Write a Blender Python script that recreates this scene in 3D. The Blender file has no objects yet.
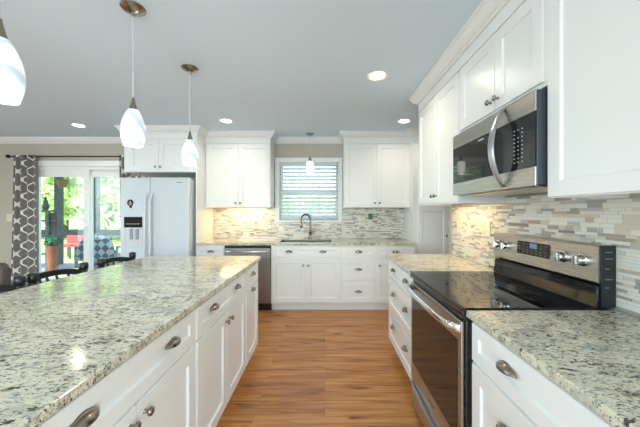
import bpy, bmesh, math, random
from mathutils import Vector, Matrix

sc = bpy.context.scene
C = sc.collection
PI = math.pi
rnd = random.Random(7)

# ------------------------------------------------------------------ camera
cam = bpy.data.cameras.new('camera')
cam.sensor_width = 36
cam.lens = 288 / 640 * 36
cam.shift_x = -5 / 640
cam.shift_y = -2 / 640
cam.clip_start = 0.02
co = bpy.data.objects.new('camera', cam)
co.location = (0, 0, 1.332)
co.rotation_euler = (PI / 2, 0, 0)
C.objects.link(co)
sc.camera = co

# ------------------------------------------------------------------ sky, sun, fill lights, exposure
W = bpy.data.worlds.new('sky')
sc.world = W
W.use_nodes = True
nt = W.node_tree
sky = nt.nodes.new('ShaderNodeTexSky')
sky.sky_type = 'NISHITA'
sky.sun_disc = False
sky.sun_elevation = math.radians(50)
sky.sun_rotation = math.radians(150)
sky.air_density = 1.2
sky.dust_density = 2.0
bgn = nt.nodes['Background']
nt.links.new(sky.outputs[0], bgn.inputs[0])
bgn.inputs[1].default_value = 0.7

sun = bpy.data.lights.new('sun', 'SUN')
sun.energy = 9.0
sun.angle = math.radians(2)
sun.color = (1, .95, .86)
so = bpy.data.objects.new('sun', sun)
so.rotation_euler = (math.radians(42), 0, math.radians(-28))
C.objects.link(so)


def area(name, loc, rot, sx, sy, power, color, spread=180, shape='RECTANGLE'):
    l = bpy.data.lights.new(name, 'AREA')
    l.shape = shape
    l.size = sx
    if shape in ('RECTANGLE', 'ELLIPSE'):
        l.size_y = sy
    l.energy = power
    l.color = color
    l.spread = math.radians(spread)
    o = bpy.data.objects.new(name, l)
    o.location = loc
    o.rotation_euler = rot
    C.objects.link(o)
    return o


# added fill lights, set at the made-up rear and side windows
area('fill_rear', (-1.6, -3.4, 1.5), (PI / 2, 0, 0), 4.2, 1.7, 125, (.72, .88, 1))
area('fill_left', (-5.9, 0.6, 1.45), (PI / 2, 0, -PI / 2), 3.0, 1.7, 50, (.66, .85, 1))
area('fill_right', (1.2, -1.9, 1.5), (PI / 2, 0, PI / 2), 2.2, 1.5, 48, (.72, .88, 1))

sc.view_settings.view_transform = 'Standard'
sc.view_settings.look = 'None'
sc.view_settings.exposure = 0.3
sc.view_settings.gamma = 1
sc.view_settings.use_curve_mapping = False


# ------------------------------------------------------------------ materials
def srgb(r, g, b):
    f = lambda c: (c / 255 / 12.92) if c / 255 <= .04045 else ((c / 255 + .055) / 1.055) ** 2.4
    return (f(r), f(g), f(b), 1)


def mat(name, col, rough=.5, metal=0., **kw):
    m = bpy.data.materials.new(name)
    m.use_nodes = True
    b = m.node_tree.nodes['Principled BSDF']
    b.inputs['Base Color'].default_value = col if len(col) == 4 else (*col, 1)
    b.inputs['Roughness'].default_value = rough
    b.inputs['Metallic'].default_value = metal
    for k, v in kw.items():
        b.inputs[k.replace('_', ' ')].default_value = v
    return m


def nodes(m):
    t = m.node_tree
    return t, t.nodes['Principled BSDF'], lambda ty: t.nodes.new(ty), t.links.new


def ramp(N, stops, interp='LINEAR'):
    r = N('ShaderNodeValToRGB')
    r.color_ramp.interpolation = interp
    el = r.color_ramp.elements
    while len(el) > 1:
        el.remove(el[-1])
    el[0].position = stops[0][0]
    el[0].color = stops[0][1]
    for p, c in stops[1:]:
        e = el.new(p)
        e.color = c
    return r


def noise_color(name, stops, scale=5, detail=4, rough=.5, stretch=(1, 1, 1), bump=0, **kw):
    m = mat(name, (1, 1, 1), rough, **kw)
    t, b, N, L = nodes(m)
    tc = N('ShaderNodeTexCoord')
    mp = N('ShaderNodeMapping')
    mp.inputs['Scale'].default_value = stretch
    nz = N('ShaderNodeTexNoise')
    nz.inputs['Scale'].default_value = scale
    nz.inputs['Detail'].default_value = detail
    L(tc.outputs['Object'], mp.inputs[0])
    L(mp.outputs[0], nz.inputs['Vector'])
    r = ramp(N, stops)
    L(nz.outputs['Fac'], r.inputs[0])
    L(r.outputs[0], b.inputs['Base Color'])
    if bump:
        bp = N('ShaderNodeBump')
        bp.inputs['Strength'].default_value = bump
        bp.inputs['Distance'].default_value = .01
        L(nz.outputs['Fac'], bp.inputs['Height'])
        L(bp.outputs[0], b.inputs['Normal'])
    return m


def granite_mat():
    m = mat('granite', (1, 1, 1), .12)
    t, b, N, L = nodes(m)
    tc = N('ShaderNodeTexCoord')
    mp = N('ShaderNodeMapping')
    mp.inputs['Rotation'].default_value = (0, 0, .45)
    mp.inputs['Scale'].default_value = (1.0, 1.9, 1.4)
    L(tc.outputs['Object'], mp.inputs[0])

    def nz(scale, detail, dist=0., rough=.55):
        n = N('ShaderNodeTexNoise')
        n.inputs['Scale'].default_value = scale
        n.inputs['Detail'].default_value = detail
        n.inputs['Roughness'].default_value = rough
        n.inputs['Distortion'].default_value = dist
        L(mp.outputs[0], n.inputs['Vector'])
        return n.outputs['Fac']

    def mix(fac, a, bcol):
        x = N('ShaderNodeMix')
        x.data_type = 'RGBA'
        L(fac, x.inputs[0])
        if hasattr(a, 'links'):
            L(a, x.inputs[6])
        else:
            x.inputs[6].default_value = a
        x.inputs[7].default_value = bcol
        return x.outputs[2]

    def th(src, lo, hi):
        r = ramp(N, [(lo, (0, 0, 0, 1)), (hi, (1, 1, 1, 1))])
        L(src, r.inputs[0])
        return r.outputs[0]
    base = ramp(N, [(.34, srgb(200, 197, 172)), (.5, srgb(221, 216, 192)), (.64, srgb(184, 185, 168))])
    L(nz(6, 6, .6), base.inputs[0])
    c = base.outputs[0]
    c = mix(th(nz(9, 5, .5), .56, .72), c, srgb(196, 186, 152))
    c = mix(th(nz(30, 7, .3, .7), .53, .61), c, srgb(160, 164, 154))
    c = mix(th(nz(62, 6, .3, .65), .565, .615), c, srgb(120, 124, 122))
    n2, n3 = nz(95, 4, .3, .6), nz(9, 4, .5)
    mm = N('ShaderNodeMath')
    mm.operation = 'MULTIPLY_ADD'
    L(n3, mm.inputs[0])
    mm.inputs[1].default_value = .45
    L(n2, mm.inputs[2])
    c = mix(th(mm.outputs[0], .825, .865), c, srgb(84, 80, 82))
    n4 = N('ShaderNodeMath')
    n4.operation = 'MULTIPLY_ADD'
    L(nz(5, 3, .5), n4.inputs[0])
    n4.inputs[1].default_value = .5
    L(nz(42, 4, .4, .55), n4.inputs[2])
    c = mix(th(n4.outputs[0], .865, .895), c, srgb(78, 70, 70))
    L(c, b.inputs['Base Color'])
    return m


def floor_mat():
    m = mat('oak_floor', (1, 1, 1), .34)
    t, b, N, L = nodes(m)
    tc = N('ShaderNodeTexCoord')
    br = N('ShaderNodeTexBrick')
    br.offset = .37
    br.inputs['Color1'].default_value = (0, 0, 0, 1)
    br.inputs['Color2'].default_value = (1, 1, 1, 1)
    br.inputs['Mortar'].default_value = (.5, .5, .5, 1)
    br.inputs['Scale'].default_value = 1
    br.inputs['Mortar Size'].default_value = .0012
    br.inputs['Brick Width'].default_value = 1.25
    br.inputs['Row Height'].default_value = .125
    L(tc.outputs['Object'], br.inputs['Vector'])
    # shift the grain from plank to plank
    sep = N('ShaderNodeVectorMath')
    sep.operation = 'MULTIPLY_ADD'
    L(br.outputs['Color'], sep.inputs[0])
    sep.inputs[1].default_value = (7, 3, 5)
    L(tc.outputs['Object'], sep.inputs[2])
    mp = N('ShaderNodeMapping')
    mp.inputs['Scale'].default_value = (.9, 13, 1)
    L(sep.outputs[0], mp.inputs[0])
    nz = N('ShaderNodeTexNoise')
    nz.inputs['Scale'].default_value = 2.2
    nz.inputs['Detail'].default_value = 7
    nz.inputs['Roughness'].default_value = .42
    nz.inputs['Distortion'].default_value = .9
    L(mp.outputs[0], nz.inputs['Vector'])
    r = ramp(N, [(.26, srgb(130, 78, 36)), (.42, srgb(182, 118, 60)), (.55, srgb(202, 138, 76)), (.72, srgb(214, 156, 94))])
    L(nz.outputs['Fac'], r.inputs[0])
    # plank tone
    hs = N('ShaderNodeMix')
    hs.data_type = 'RGBA'
    hs.blend_type = 'MULTIPLY'
    hs.inputs[0].default_value = .55
    tone = ramp(N, [(0, (.66, .62, .58, 1)), (1, (1.0, 1.0, 1.0, 1))])
    L(br.outputs['Color'], tone.inputs[0])
    L(r.outputs[0], hs.inputs[6])
    L(tone.outputs[0], hs.inputs[7])
    # knots
    mp2 = N('ShaderNodeMapping')
    mp2.inputs['Scale'].default_value = (2.2, 7, 1)
    L(sep.outputs[0], mp2.inputs[0])
    n2 = N('ShaderNodeTexNoise')
    n2.inputs['Scale'].default_value = 1.3
    n2.inputs['Detail'].default_value = 2
    L(mp2.outputs[0], n2.inputs['Vector'])
    kr = ramp(N, [(.65, (0, 0, 0, 1)), (.76, (1, 1, 1, 1))])
    L(n2.outputs['Fac'], kr.inputs[0])
    km = N('ShaderNodeMix')
    km.data_type = 'RGBA'
    L(kr.outputs[0], km.inputs[0])
    L(hs.outputs[2], km.inputs[6])
    km.inputs[7].default_value = srgb(96, 54, 30)
    # seam
    sm = N('ShaderNodeMix')
    sm.data_type = 'RGBA'
    sr = N('ShaderNodeMath')
    sr.operation = 'MULTIPLY'
    sr.inputs[1].default_value = .35
    L(br.outputs['Fac'], sr.inputs[0])
    L(sr.outputs[0], sm.inputs[0])
    L(km.outputs[2], sm.inputs[6])
    sm.inputs[7].default_value = srgb(70, 40, 22)
    L(sm.outputs[2], b.inputs['Base Color'])
    return m


def brushed(name, col, rough, axis):
    m = mat(name, col, rough, 1.0)
    t, b, N, L = nodes(m)
    tc = N('ShaderNodeTexCoord')
    mp = N('ShaderNodeMapping')
    s = [220, 220, 220]
    s[axis] = 2
    mp.inputs['Scale'].default_value = s
    nz = N('ShaderNodeTexNoise')
    nz.inputs['Scale'].default_value = 1
    nz.inputs['Detail'].default_value = 2
    L(tc.outputs['Object'], mp.inputs[0])
    L(mp.outputs[0], nz.inputs['Vector'])
    r = ramp(N, [(.3, (rough - .06,) * 3 + (1,)), (.7, (rough + .1,) * 3 + (1,))])
    L(nz.outputs['Fac'], r.inputs[0])
    L(r.outputs[0], b.inputs['Roughness'])
    return m


def curtain_mat():
    m = mat('trellis_fabric', (1, 1, 1), .9)
    t, b, N, L = nodes(m)
    uv = N('ShaderNodeUVMap')
    sp = N('ShaderNodeSeparateXYZ')
    L(uv.outputs[0], sp.inputs[0])

    def M(op, a, bb=None, cc=None):
        x = N('ShaderNodeMath')
        x.operation = op
        for i, v in enumerate((a, bb, cc)):
            if v is None:
                continue
            if hasattr(v, 'links'):
                L(v, x.inputs[i])
            else:
                x.inputs[i].default_value = v
        return x.outputs[0]
    u, v = sp.outputs[0], sp.outputs[1]
    tri = M('SUBTRACT', M('MULTIPLY', M('PINGPONG', v, .5), 4), 1)          # -1..1, period 1
    cl = M('MINIMUM', M('MAXIMUM', M('MULTIPLY', tri, 1.6), -1), 1)
    wob = M('MULTIPLY', cl, .2)
    d = []
    for s in (1, -1):
        w = M('FRACT', M('ADD', M('ADD', u, M('MULTIPLY', wob, s)), .25 if s > 0 else .75))
        d.append(M('ABSOLUTE', M('SUBTRACT', w, .5)))
    mn = M('MINIMUM', d[0], d[1])
    f = M('LESS_THAN', mn, .05)
    x = N('ShaderNodeMix')
    x.data_type = 'RGBA'
    L(f, x.inputs[0])
    x.inputs[6].default_value = srgb(112, 110, 106)
    x.inputs[7].default_value = srgb(226, 226, 222)
    L(x.outputs[2], b.inputs['Base Color'])
    return m


def shade_mat():
    m = mat('swirled_glass', srgb(245, 245, 245), .25)
    t, b, N, L = nodes(m)
    tc = N('ShaderNodeTexCoord')
    wv = N('ShaderNodeTexWave')
    wv.wave_type = 'BANDS'
    wv.bands_direction = 'DIAGONAL'
    wv.inputs['Scale'].default_value = 5
    wv.inputs['Distortion'].default_value = 6
    wv.inputs['Detail'].default_value = 2
    L(tc.outputs['Object'], wv.inputs['Vector'])
    r = ramp(N, [(0, (.50, .58, .66, 1)), (.6, (.86, .9, .95, 1)), (1, (1, 1, 1, 1))])
    L(wv.outputs['Fac'], r.inputs[0])
    L(r.outputs[0], b.inputs['Base Color'])
    L(r.outputs[0], b.inputs['Emission Color'])
    b.inputs['Emission Strength'].default_value = .42
    return m


def emis(name, col, s):
    m = mat(name, col, .4)
    b = m.node_tree.nodes['Principled BSDF']
    b.inputs['Emission Color'].default_value = (*col[:3], 1)
    b.inputs['Emission Strength'].default_value = s
    return m


def glass_mat():
    m = bpy.data.materials.new('window_glass')
    m.use_nodes = True
    t = m.node_tree
    t.nodes.remove(t.nodes['Principled BSDF'])
    out = t.nodes['Material Output']
    tr = t.nodes.new('ShaderNodeBsdfTransparent')
    tr.inputs[0].default_value = (.93, .97, .97, 1)
    gl = t.nodes.new('ShaderNodeBsdfGlossy')
    gl.inputs['Roughness'].default_value = .02
    mx = t.nodes.new('ShaderNodeMixShader')
    mx.inputs[0].default_value = .06
    t.links.new(tr.outputs[0], mx.inputs[1])
    t.links.new(gl.outputs[0], mx.inputs[2])
    t.links.new(mx.outputs[0], out.inputs[0])
    return m


M = {}
M['cab'] = mat('cabinet_paint', srgb(236, 238, 236), .32)
M['trim'] = mat('trim_paint', srgb(232, 235, 234), .4)
M['wall'] = mat('grey_wall_paint', srgb(184, 180, 168), .8)
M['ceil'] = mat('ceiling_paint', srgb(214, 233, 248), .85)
M['floor'] = floor_mat()
M['granite'] = granite_mat()
M['steel_y'] = brushed('brushed_steel', srgb(190, 186, 180), .3, 1)
M['steel_x'] = brushed('brushed_steel_dark', srgb(150, 146, 142), .34, 0)
M['chrome'] = mat('polished_chrome', srgb(225, 225, 225), .12, 1)
M['microbar'] = mat('satin_bar', srgb(190, 192, 194), .3, 1)
M['nickel'] = mat('satin_nickel', srgb(156, 147, 136), .22, 1)
M['bronze'] = mat('oiled_nickel', srgb(150, 138, 124), .25, 1)
M['blackglass'] = mat('black_glass', (.006, .006, .007), .05)
M['ovenglass'] = mat('oven_glass', (.02, .012, .009), .06)
M['blackplastic'] = mat('black_enamel', (.01, .011, .014), .25)
M['charcoal'] = mat('charcoal_case', srgb(60, 68, 78), .3)
M['endcap'] = mat('black_end_cap', srgb(26, 30, 36), .35)
M['microglass'] = mat('microwave_glass', (.018, .02, .022), .05)
M['mark'] = mat('light_marking', srgb(205, 210, 212), .5)
M['greymark'] = mat('grey_marking', srgb(120, 122, 124), .5)
M['ring'] = mat('burner_ring', srgb(66, 62, 58), .12)
M['fridge'] = mat('white_enamel', srgb(208, 216, 222), .2)
M['fridgegrey'] = mat('grey_gasket', srgb(150, 154, 156), .5)
M['dispgrey'] = mat('dispenser_grey', srgb(205, 209, 212), .4)
M['blind'] = mat('white_slat', srgb(236, 240, 242), .45)
t_, b_, N_, L_ = nodes(M['blind'])
tl_ = N_('ShaderNodeBsdfTranslucent')
tl_.inputs[0].default_value = srgb(232, 240, 246)
mx_ = N_('ShaderNodeMixShader')
mx_.inputs[0].default_value = .45
L_(b_.outputs[0], mx_.inputs[1])
L_(tl_.outputs[0], mx_.inputs[2])
L_(mx_.outputs[0], t_.nodes['Material Output'].inputs[0])
M['glass'] = glass_mat()
M['rod'] = mat('dark_iron', (.012, .01, .009), .35, .6)
M['curtain'] = curtain_mat()
M['lining'] = mat('curtain_lining', srgb(226, 224, 216), .9)
M['shade'] = shade_mat()
M['cord'] = mat('silver_cord', srgb(196, 200, 200), .4)
M['lens'] = emis('lit_lens', (1, .97, .9), 14)
M['bulb'] = emis('frosted_bulb', (1, .93, .8), 6)
M['sinkshade'] = emis('lit_frosted_glass', (1, .95, .86), 1.6)
M['plate'] = mat('white_plastic', srgb(218, 210, 192), .4)
M['slot'] = mat('socket_slot', srgb(90, 84, 76), .5)
M['teal'] = mat('teal_plastic', srgb(10, 120, 112), .35)
M['black'] = noise_color('black_lacquer', [(.3, (.008, .008, .009, 1)), (.7, (.016, .016, .018, 1))], 12, 2, .3)
M['taupe'] = noise_color('taupe_upholstery', [(.3, srgb(84, 76, 72)), (.7, srgb(100, 92, 86))], 90, 3, .9)
M['sink'] = mat('sink_steel', srgb(120, 116, 110), .35, 1)
M['leaf'] = noise_color('leaves', [(.3, srgb(140, 176, 104)), (.5, srgb(180, 208, 140)), (.7, srgb(206, 226, 170))], .9, 3, .6)
M['potleaf'] = noise_color('pot_leaves', [(.3, srgb(24, 84, 66)), (.7, srgb(60, 130, 96))], 3, 3, .5)
M['bark'] = noise_color('bark', [(.3, srgb(70, 60, 50)), (.7, srgb(110, 96, 80))], 8, 4, .9, (1, 1, .2))
M['lawn'] = noise_color('lawn_grass', [(.35, srgb(128, 160, 78)), (.6, srgb(170, 190, 120))], .8, 6, .9)
M['porch'] = noise_color('porch_boards', [(.3, srgb(150, 150, 140)), (.7, srgb(172, 172, 160))], 4, 3, .7, (.4, 6, 1))
M['post'] = noise_color('painted_post', [(.3, srgb(48, 62, 66)), (.7, srgb(62, 76, 80))], 6, 3, .6)
M['navy'] = None
M['terracotta'] = noise_color('terracotta', [(.3, srgb(128, 76, 52)), (.7, srgb(160, 104, 74))], 8, 3, .8)
M['pot'] = mat('teal_glaze', srgb(28, 92, 104), .3)
M['darkwood'] = noise_color('weathered_wood', [(.3, srgb(70, 78, 80)), (.7, srgb(98, 104, 104))], 5, 5, .8, (6, 6, .6))
M['basket'] = noise_color('coir', [(.3, srgb(110, 86, 60)), (.7, srgb(150, 124, 92))], 30, 3, .9)
M['red'] = mat('red_cushion', srgb(200, 66, 72), .8)
M['fence'] = noise_color('wicker', [(.3, srgb(110, 130, 138)), (.7, srgb(160, 176, 180))], 40, 2, .8)
M['grout'] = mat('grout', srgb(196, 190, 178), .85)
TILES = [mat('tile_' + n, srgb(*c), r) for n, c, r in (
    ('white_glass', (222, 222, 214), .12), ('cream_marble', (208, 199, 180), .35), ('pale_grey_glass', (186, 188, 184), .1),
    ('taupe_stone', (168, 158, 142), .4), ('sand_stone', (190, 178, 156), .4), ('smoke_glass', (164, 164, 160), .1),
    ('ivory_glass', (226, 222, 210), .12), ('umber_stone', (146, 134, 118), .4))]
TW = [28, 14, 12, 8, 6, 6, 26, 3]


def lattice_mat():
    m = mat('lattice_cushion', (1, 1, 1), .85)
    t, b, N, L = nodes(m)
    tc = N('ShaderNodeTexCoord')
    mp = N('ShaderNodeMapping')
    mp.inputs['Rotation'].default_value = (0, .785, 0)
    ck = N('ShaderNodeTexChecker')
    ck.inputs['Scale'].default_value = 9
    ck.inputs['Color1'].default_value = srgb(70, 92, 116)
    ck.inputs['Color2'].default_value = srgb(170, 188, 200)
    L(tc.outputs['Object'], mp.inputs[0])
    L(mp.outputs[0], ck.inputs['Vector'])
    L(ck.outputs[0], b.inputs['Base Color'])
    return m


M['navy'] = lattice_mat()

# ------------------------------------------------------------------ mesh helpers
ORI = {}


class Frame:
    """local (u, n, z): u along the width, n outward from the face"""
    def __init__(s, o, U, Nn):
        s.o, s.U, s.N = Vector(o), Vector(U), Vector(Nn)

    def __call__(s, p):
        return s.o + s.U * p[0] + s.N * p[1] + Vector((0, 0, p[2]))


WORLD = lambda p: Vector(p)


class MB:
    def __init__(s, f=WORLD):
        s.bm = bmesh.new()
        s.f = f
        s.mi = 0

    def face(s, vs):
        try:
            fc = s.bm.faces.new(vs)
            fc.material_index = s.mi
            return fc
        except ValueError:
            return None

    def v(s, p):
        return s.bm.verts.new(s.f(p))

    def box(s, a, b, bev=0):
        x0, y0, z0 = [min(a[i], b[i]) for i in range(3)]
        x1, y1, z1 = [max(a[i], b[i]) for i in range(3)]
        V = [s.v(p) for p in ((x0, y0, z0), (x1, y0, z0), (x1, y1, z0), (x0, y1, z0), (x0, y0, z1), (x1, y0, z1), (x1, y1, z1), (x0, y1, z1))]
        F = [s.face([V[i] for i in q]) for q in ((3, 2, 1, 0), (4, 5, 6, 7), (0, 1, 5, 4), (1, 2, 6, 5), (2, 3, 7, 6), (3, 0, 4, 7))]
        if bev:
            ed = list({e for fc in F for e in fc.edges})
            r = bmesh.ops.bevel(s.bm, geom=ed, offset=bev, segments=2, affect='EDGES', profile=.5)
            for fc in r['faces']:
                fc.material_index = s.mi
        return s

    def prism(s, pts, h0, h1, axis=2, bev=0):
        """pts 2-D polygon, extruded along axis between h0 and h1"""
        def P(q, h):
            if axis == 2:
                return (q[0], q[1], h)
            if axis == 1:
                return (q[0], h, q[1])
            return (h, q[0], q[1])
        A = [s.v(P(q, h0)) for q in pts]
        B = [s.v(P(q, h1)) for q in pts]
        n = len(pts)
        F = [s.face(A[::-1]), s.face(B)]
        for i in range(n):
            F.append(s.face([A[i], A[(i + 1) % n], B[(i + 1) % n], B[i]]))
        if bev:
            ed = [e for fc in F[:2] for e in fc.edges]
            bmesh.ops.bevel(s.bm, geom=ed, offset=bev, segments=3, affect='EDGES', profile=.5)
        return s

    def lathe(s, prof, c=(0, 0, 0), axis=2, seg=24):
        """prof list of (r, h) along axis from centre c"""
        rings = []
        for r, h in prof:
            ring = []
            for i in range(seg):
                a = 2 * PI * i / seg
                q = (r * math.cos(a), r * math.sin(a))
                if axis == 2:
                    p = (c[0] + q[0], c[1] + q[1], c[2] + h)
                elif axis == 1:
                    p = (c[0] + q[0], c[1] + h, c[2] + q[1])
                else:
                    p = (c[0] + h, c[1] + q[0], c[2] + q[1])
                if r < 1e-6:
                    ring = [s.v(p)] * seg
                    break
                ring.append(s.v(p))
            rings.append(ring)
        for A, B in zip(rings, rings[1:]):
            for i in range(seg):
                j = (i + 1) % seg
                q = []
                for vv in (A[i], A[j], B[j], B[i]):
                    if vv not in q:
                        q.append(vv)
                if len(q) > 2:
                    s.face(q)
        for R in (rings[0], rings[-1]) if tuple(prof[0]) != tuple(prof[-1]) else ():
            if R[0] is not R[1]:
                s.face(R)
        return s

    def tube(s, pts, r, seg=10, cap=True):
        pts = [Vector(p) for p in pts]
        rs = r if isinstance(r, (list, tuple)) else [r] * len(pts)
        rings = []
        up = None
        for i, p in enumerate(pts):
            d = (pts[min(i + 1, len(pts) - 1)] - pts[max(i - 1, 0)]).normalized()
            if up is None:
                up = d.orthogonal().normalized()
            up = (up - d * up.dot(d)).normalized()
            w = d.cross(up)
            rings.append([s.v(p + (up * math.cos(2 * PI * k / seg) + w * math.sin(2 * PI * k / seg)) * rs[i]) for k in range(seg)])
        for A, B in zip(rings, rings[1:]):
            for i in range(seg):
                j = (i + 1) % seg
                s.face([A[i], A[j], B[j], B[i]])
        if cap:
            s.face(rings[0][::-1])
            s.face(rings[-1])
        return s

    def panel(s, u0, u1, z0, z1, n1, t=.013, fr=.06, rec=.0095, sl=.006):
        """shaker front: flat frame, small sloped step, sunk panel"""
        c = .0018
        def rect(a, n):
            return [s.v(p) for p in ((u0 + a, n, z0 + a), (u1 - a, n, z0 + a), (u1 - a, n, z1 - a), (u0 + a, n, z1 - a))]
        R = [rect(0, n1 - t), rect(0, n1 - c), rect(c, n1), rect(fr, n1), rect(fr + sl, n1 - rec)]
        for A, B in zip(R, R[1:]):
            for i in range(4):
                j = (i + 1) % 4
                s.face([A[i], A[j], B[j], B[i]])
        s.face(R[-1])
        s.face(R[0][::-1])
        return s

    def grid(s, P, uvs=None):
        V = [[s.v(p) for p in row] for row in P]
        for i in range(len(P) - 1):
            for j in range(len(P[0]) - 1):
                s.face([V[i][j], V[i][j + 1], V[i + 1][j + 1], V[i + 1][j]])
        return V

    def build(s, name, m, parent=None, smooth=None, origin=None, recalc=True):
        if recalc:
            bmesh.ops.recalc_face_normals(s.bm, faces=s.bm.faces[:])
        if parent is not None:
            O = ORI[parent]
        elif origin is not None:
            O = Vector(origin)
        else:
            lo = [min(v.co[i] for v in s.bm.verts) for i in range(3)]
            hi = [max(v.co[i] for v in s.bm.verts) for i in range(3)]
            O = Vector(((lo[0] + hi[0]) / 2, (lo[1] + hi[1]) / 2, lo[2]))
        for v in s.bm.verts:
            v.co -= O
        me = bpy.data.meshes.new(name)
        if smooth is not None:
            for f in s.bm.faces:
                f.smooth = True
            lim = math.radians(smooth)
            for e in s.bm.edges:
                if len(e.link_faces) == 2:
                    e.smooth = e.calc_face_angle(0) < lim
                else:
                    e.smooth = False
        s.bm.to_mesh(me)
        s.bm.free()
        for mm in (m if isinstance(m, (list, tuple)) else [m]):
            me.materials.append(mm)
        o = bpy.data.objects.new(name, me)
        C.objects.link(o)
        if parent is not None:
            o.parent = parent
        else:
            o.location = O
        ORI[o] = O
        return o


def thing(name, label, cat, loc, group=None):
    o = bpy.data.objects.new(name, None)
    o.empty_display_size = .05
    C.objects.link(o)
    o.location = loc
    ORI[o] = Vector(loc)
    return tag(o, label, cat, group)


def tag(o, label, cat, group=None, kind=None):
    o['label'] = label
    o['category'] = cat
    if group:
        o['group'] = group
    if kind:
        o['kind'] = kind
    return o


def struct(o):
    o['kind'] = 'structure'
    return o


def dup(root, loc, rotz, label, group=None):
    r = root.copy()
    C.objects.link(r)
    r.location = loc
    r.rotation_euler = (0, 0, rotz)
    r['label'] = label
    if group:
        r['group'] = group
    for ch in list(root.children):
        c = ch.copy()
        C.objects.link(c)
        c.parent = r
        for g in list(ch.children):
            d = g.copy()
            C.objects.link(d)
            d.parent = c
    return r


# ------------------------------------------------------------------ room shell
H = 2.467
YB = 4.45          # back wall
XR = 1.25          # right wall
XL, YR = -6.0, -3.6
T = .12

b = MB().box((XL - T, YR - T, -.1), (3.0, YB + T, 0))
struct(b.build('floor', M['floor'], origin=(0, 0, 0)))
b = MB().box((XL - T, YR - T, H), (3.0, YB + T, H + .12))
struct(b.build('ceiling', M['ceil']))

WX0, WX1, WZ0, WZ1 = -.70, .205, 1.205, 2.09       # kitchen window opening
DX0, DX1, DZ1 = -4.56, -2.86, 2.03                 # patio door opening
b = MB()
b.box((XL - T, YB, 0), (DX0, YB + T, H))
b.box((DX0, YB, DZ1), (DX1, YB + T, H))
b.box((DX1, YB, 0), (WX0, YB + T, H))
b.box((WX0, YB, 0), (WX1, YB + T, WZ0))
b.box((WX0, YB, WZ1), (WX1, YB + T, H))
b.box((WX1, YB, 0), (3.0, YB + T, H))
struct(b.build('wall_back', M['wall']))
b = MB()
b.box((XR, YR, 0), (XR + T, -3.0, H))
b.box((XR, -.8, 0), (XR + T, 2.90, H))
b.box((XR, -3.0, 0), (XR + T, -.8, .7))
b.box((XR, -3.0, 2.3), (XR + T, -.8, H))
struct(b.build('wall_right', M['wall']))
struct(MB().box((XR + .06, -3.0, .7), (XR + .07, -.8, 2.3)).build('added_window_4', M['glass']))  # unseen window, added with the fill light for the island face
b = MB()
b.box((XR + T, 2.78, 0), (3.0, 2.90, H))
struct(b.build('wall_hall', M['wall']))
struct(MB().box((2.88, 2.90, 0), (3.0, YB, H)).build('wall_hall_end', M['wall']))
b = MB()
b.box((XL - T, YR, 0), (XL, -1.0, H))
b.box((XL - T, 2.2, 0), (XL, YB, H))
b.box((XL - T, -1.0, 0), (XL, 2.2, .5))
b.box((XL - T, -1.0, 2.3), (XL, 2.2, H))
struct(b.build('wall_left', M['wall']))
b = MB()
b.box((XL - T, YR - T, 0), (-3.8, YR, H))
b.box((.6, YR - T, 0), (XR + T, YR, H))
b.box((-3.8, YR - T, 0), (.6, YR, .6))
b.box((-3.8, YR - T, 2.35), (.6, YR, H))
struct(b.build('wall_rear', M['wall']))
struct(MB().box((-3.8, YR - .07, .6), (.6, YR - .06, 2.35)).build('added_window_2', M['glass']))  # unseen rear window, made up to go with the rear fill light
struct(MB().box((XL - .07, -1.0, .5), (XL - .06, 2.2, 2.3)).build('added_window_3', M['glass']))  # unseen window in the left wall, made up for its fill light


def sweep(name, path, prof, m, struct_=True, flip=1):
    """prof: closed polygon of (outward distance, z); path: list of (x, y); outward = right of travel * flip"""
    b = MB()
    n = len(path)
    secs = []
    for i, p in enumerate(path):
        p = Vector(p)
        ds = []
        if i > 0:
            ds.append((p - Vector(path[i - 1])).normalized())
        if i < n - 1:
            ds.append((Vector(path[i + 1]) - p).normalized())
        ns = [Vector((d.y, -d.x)) * flip for d in ds]
        if len(ns) == 2:
            k = ns[0] + ns[1]
            nn = k / max(.2, k.dot(ns[0]))
        else:
            nn = ns[0]
        secs.append([b.v((p.x + nn.x * d, p.y + nn.y * d, z)) for d, z in prof])
    for A, B in zip(secs, secs[1:]):
        for i in range(len(prof)):
            j = (i + 1) % len(prof)
            b.face([A[i], A[j], B[j], B[i]])
    b.face(secs[0])
    b.face(secs[-1][::-1])
    return b.build(name, m)


CROWN = [(0, 2.38), (.012, 2.38), (.012, 2.39), (.018, 2.396), (.028, 2.40), (.042, 2.414), (.054, 2.434), (.062, 2.442), (.062, 2.45), (.072, 2.455), (.072, H), (0, H)]
FP = 3.86       # front of the fridge surround
g = .0008
struct(sweep('trim_1', [(XL, YB - g), (-2.70 - g, YB - g), (-2.70 - g, FP - g), (-1.715 + g, FP - g), (-1.715 + g, 4.12 - g), (-.78 + g, 4.12 - g), (-.78 + g, YB - g),
              (.275 - g, YB - g), (.275 - g, 4.12 - g), (1.215 - g, 4.12 - g), (1.215 - g, 3.97 - g), (2.87, 3.97 - g)], CROWN, M['trim']))
struct(sweep('trim_2', [(1.9, 2.902), (XR + g, 2.902), (XR + g, 2.837 + g), (.92 - g, 2.837 + g), (.92 - g, .2), (XR, .2)][1:5], CROWN, M['trim'], flip=-1 if False else 1))
BASE = [(0, 0), (.014, 0), (.014, .08), (.008, .095), (0, .095)]
struct(sweep('baseboard_back', [(XL, YB - g), (DX0 - .075, YB - g)], BASE, M['trim']))
struct(sweep('baseboard_left', [(XL + g, YR), (XL + g, YB - .02)], BASE, M['trim']))

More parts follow.
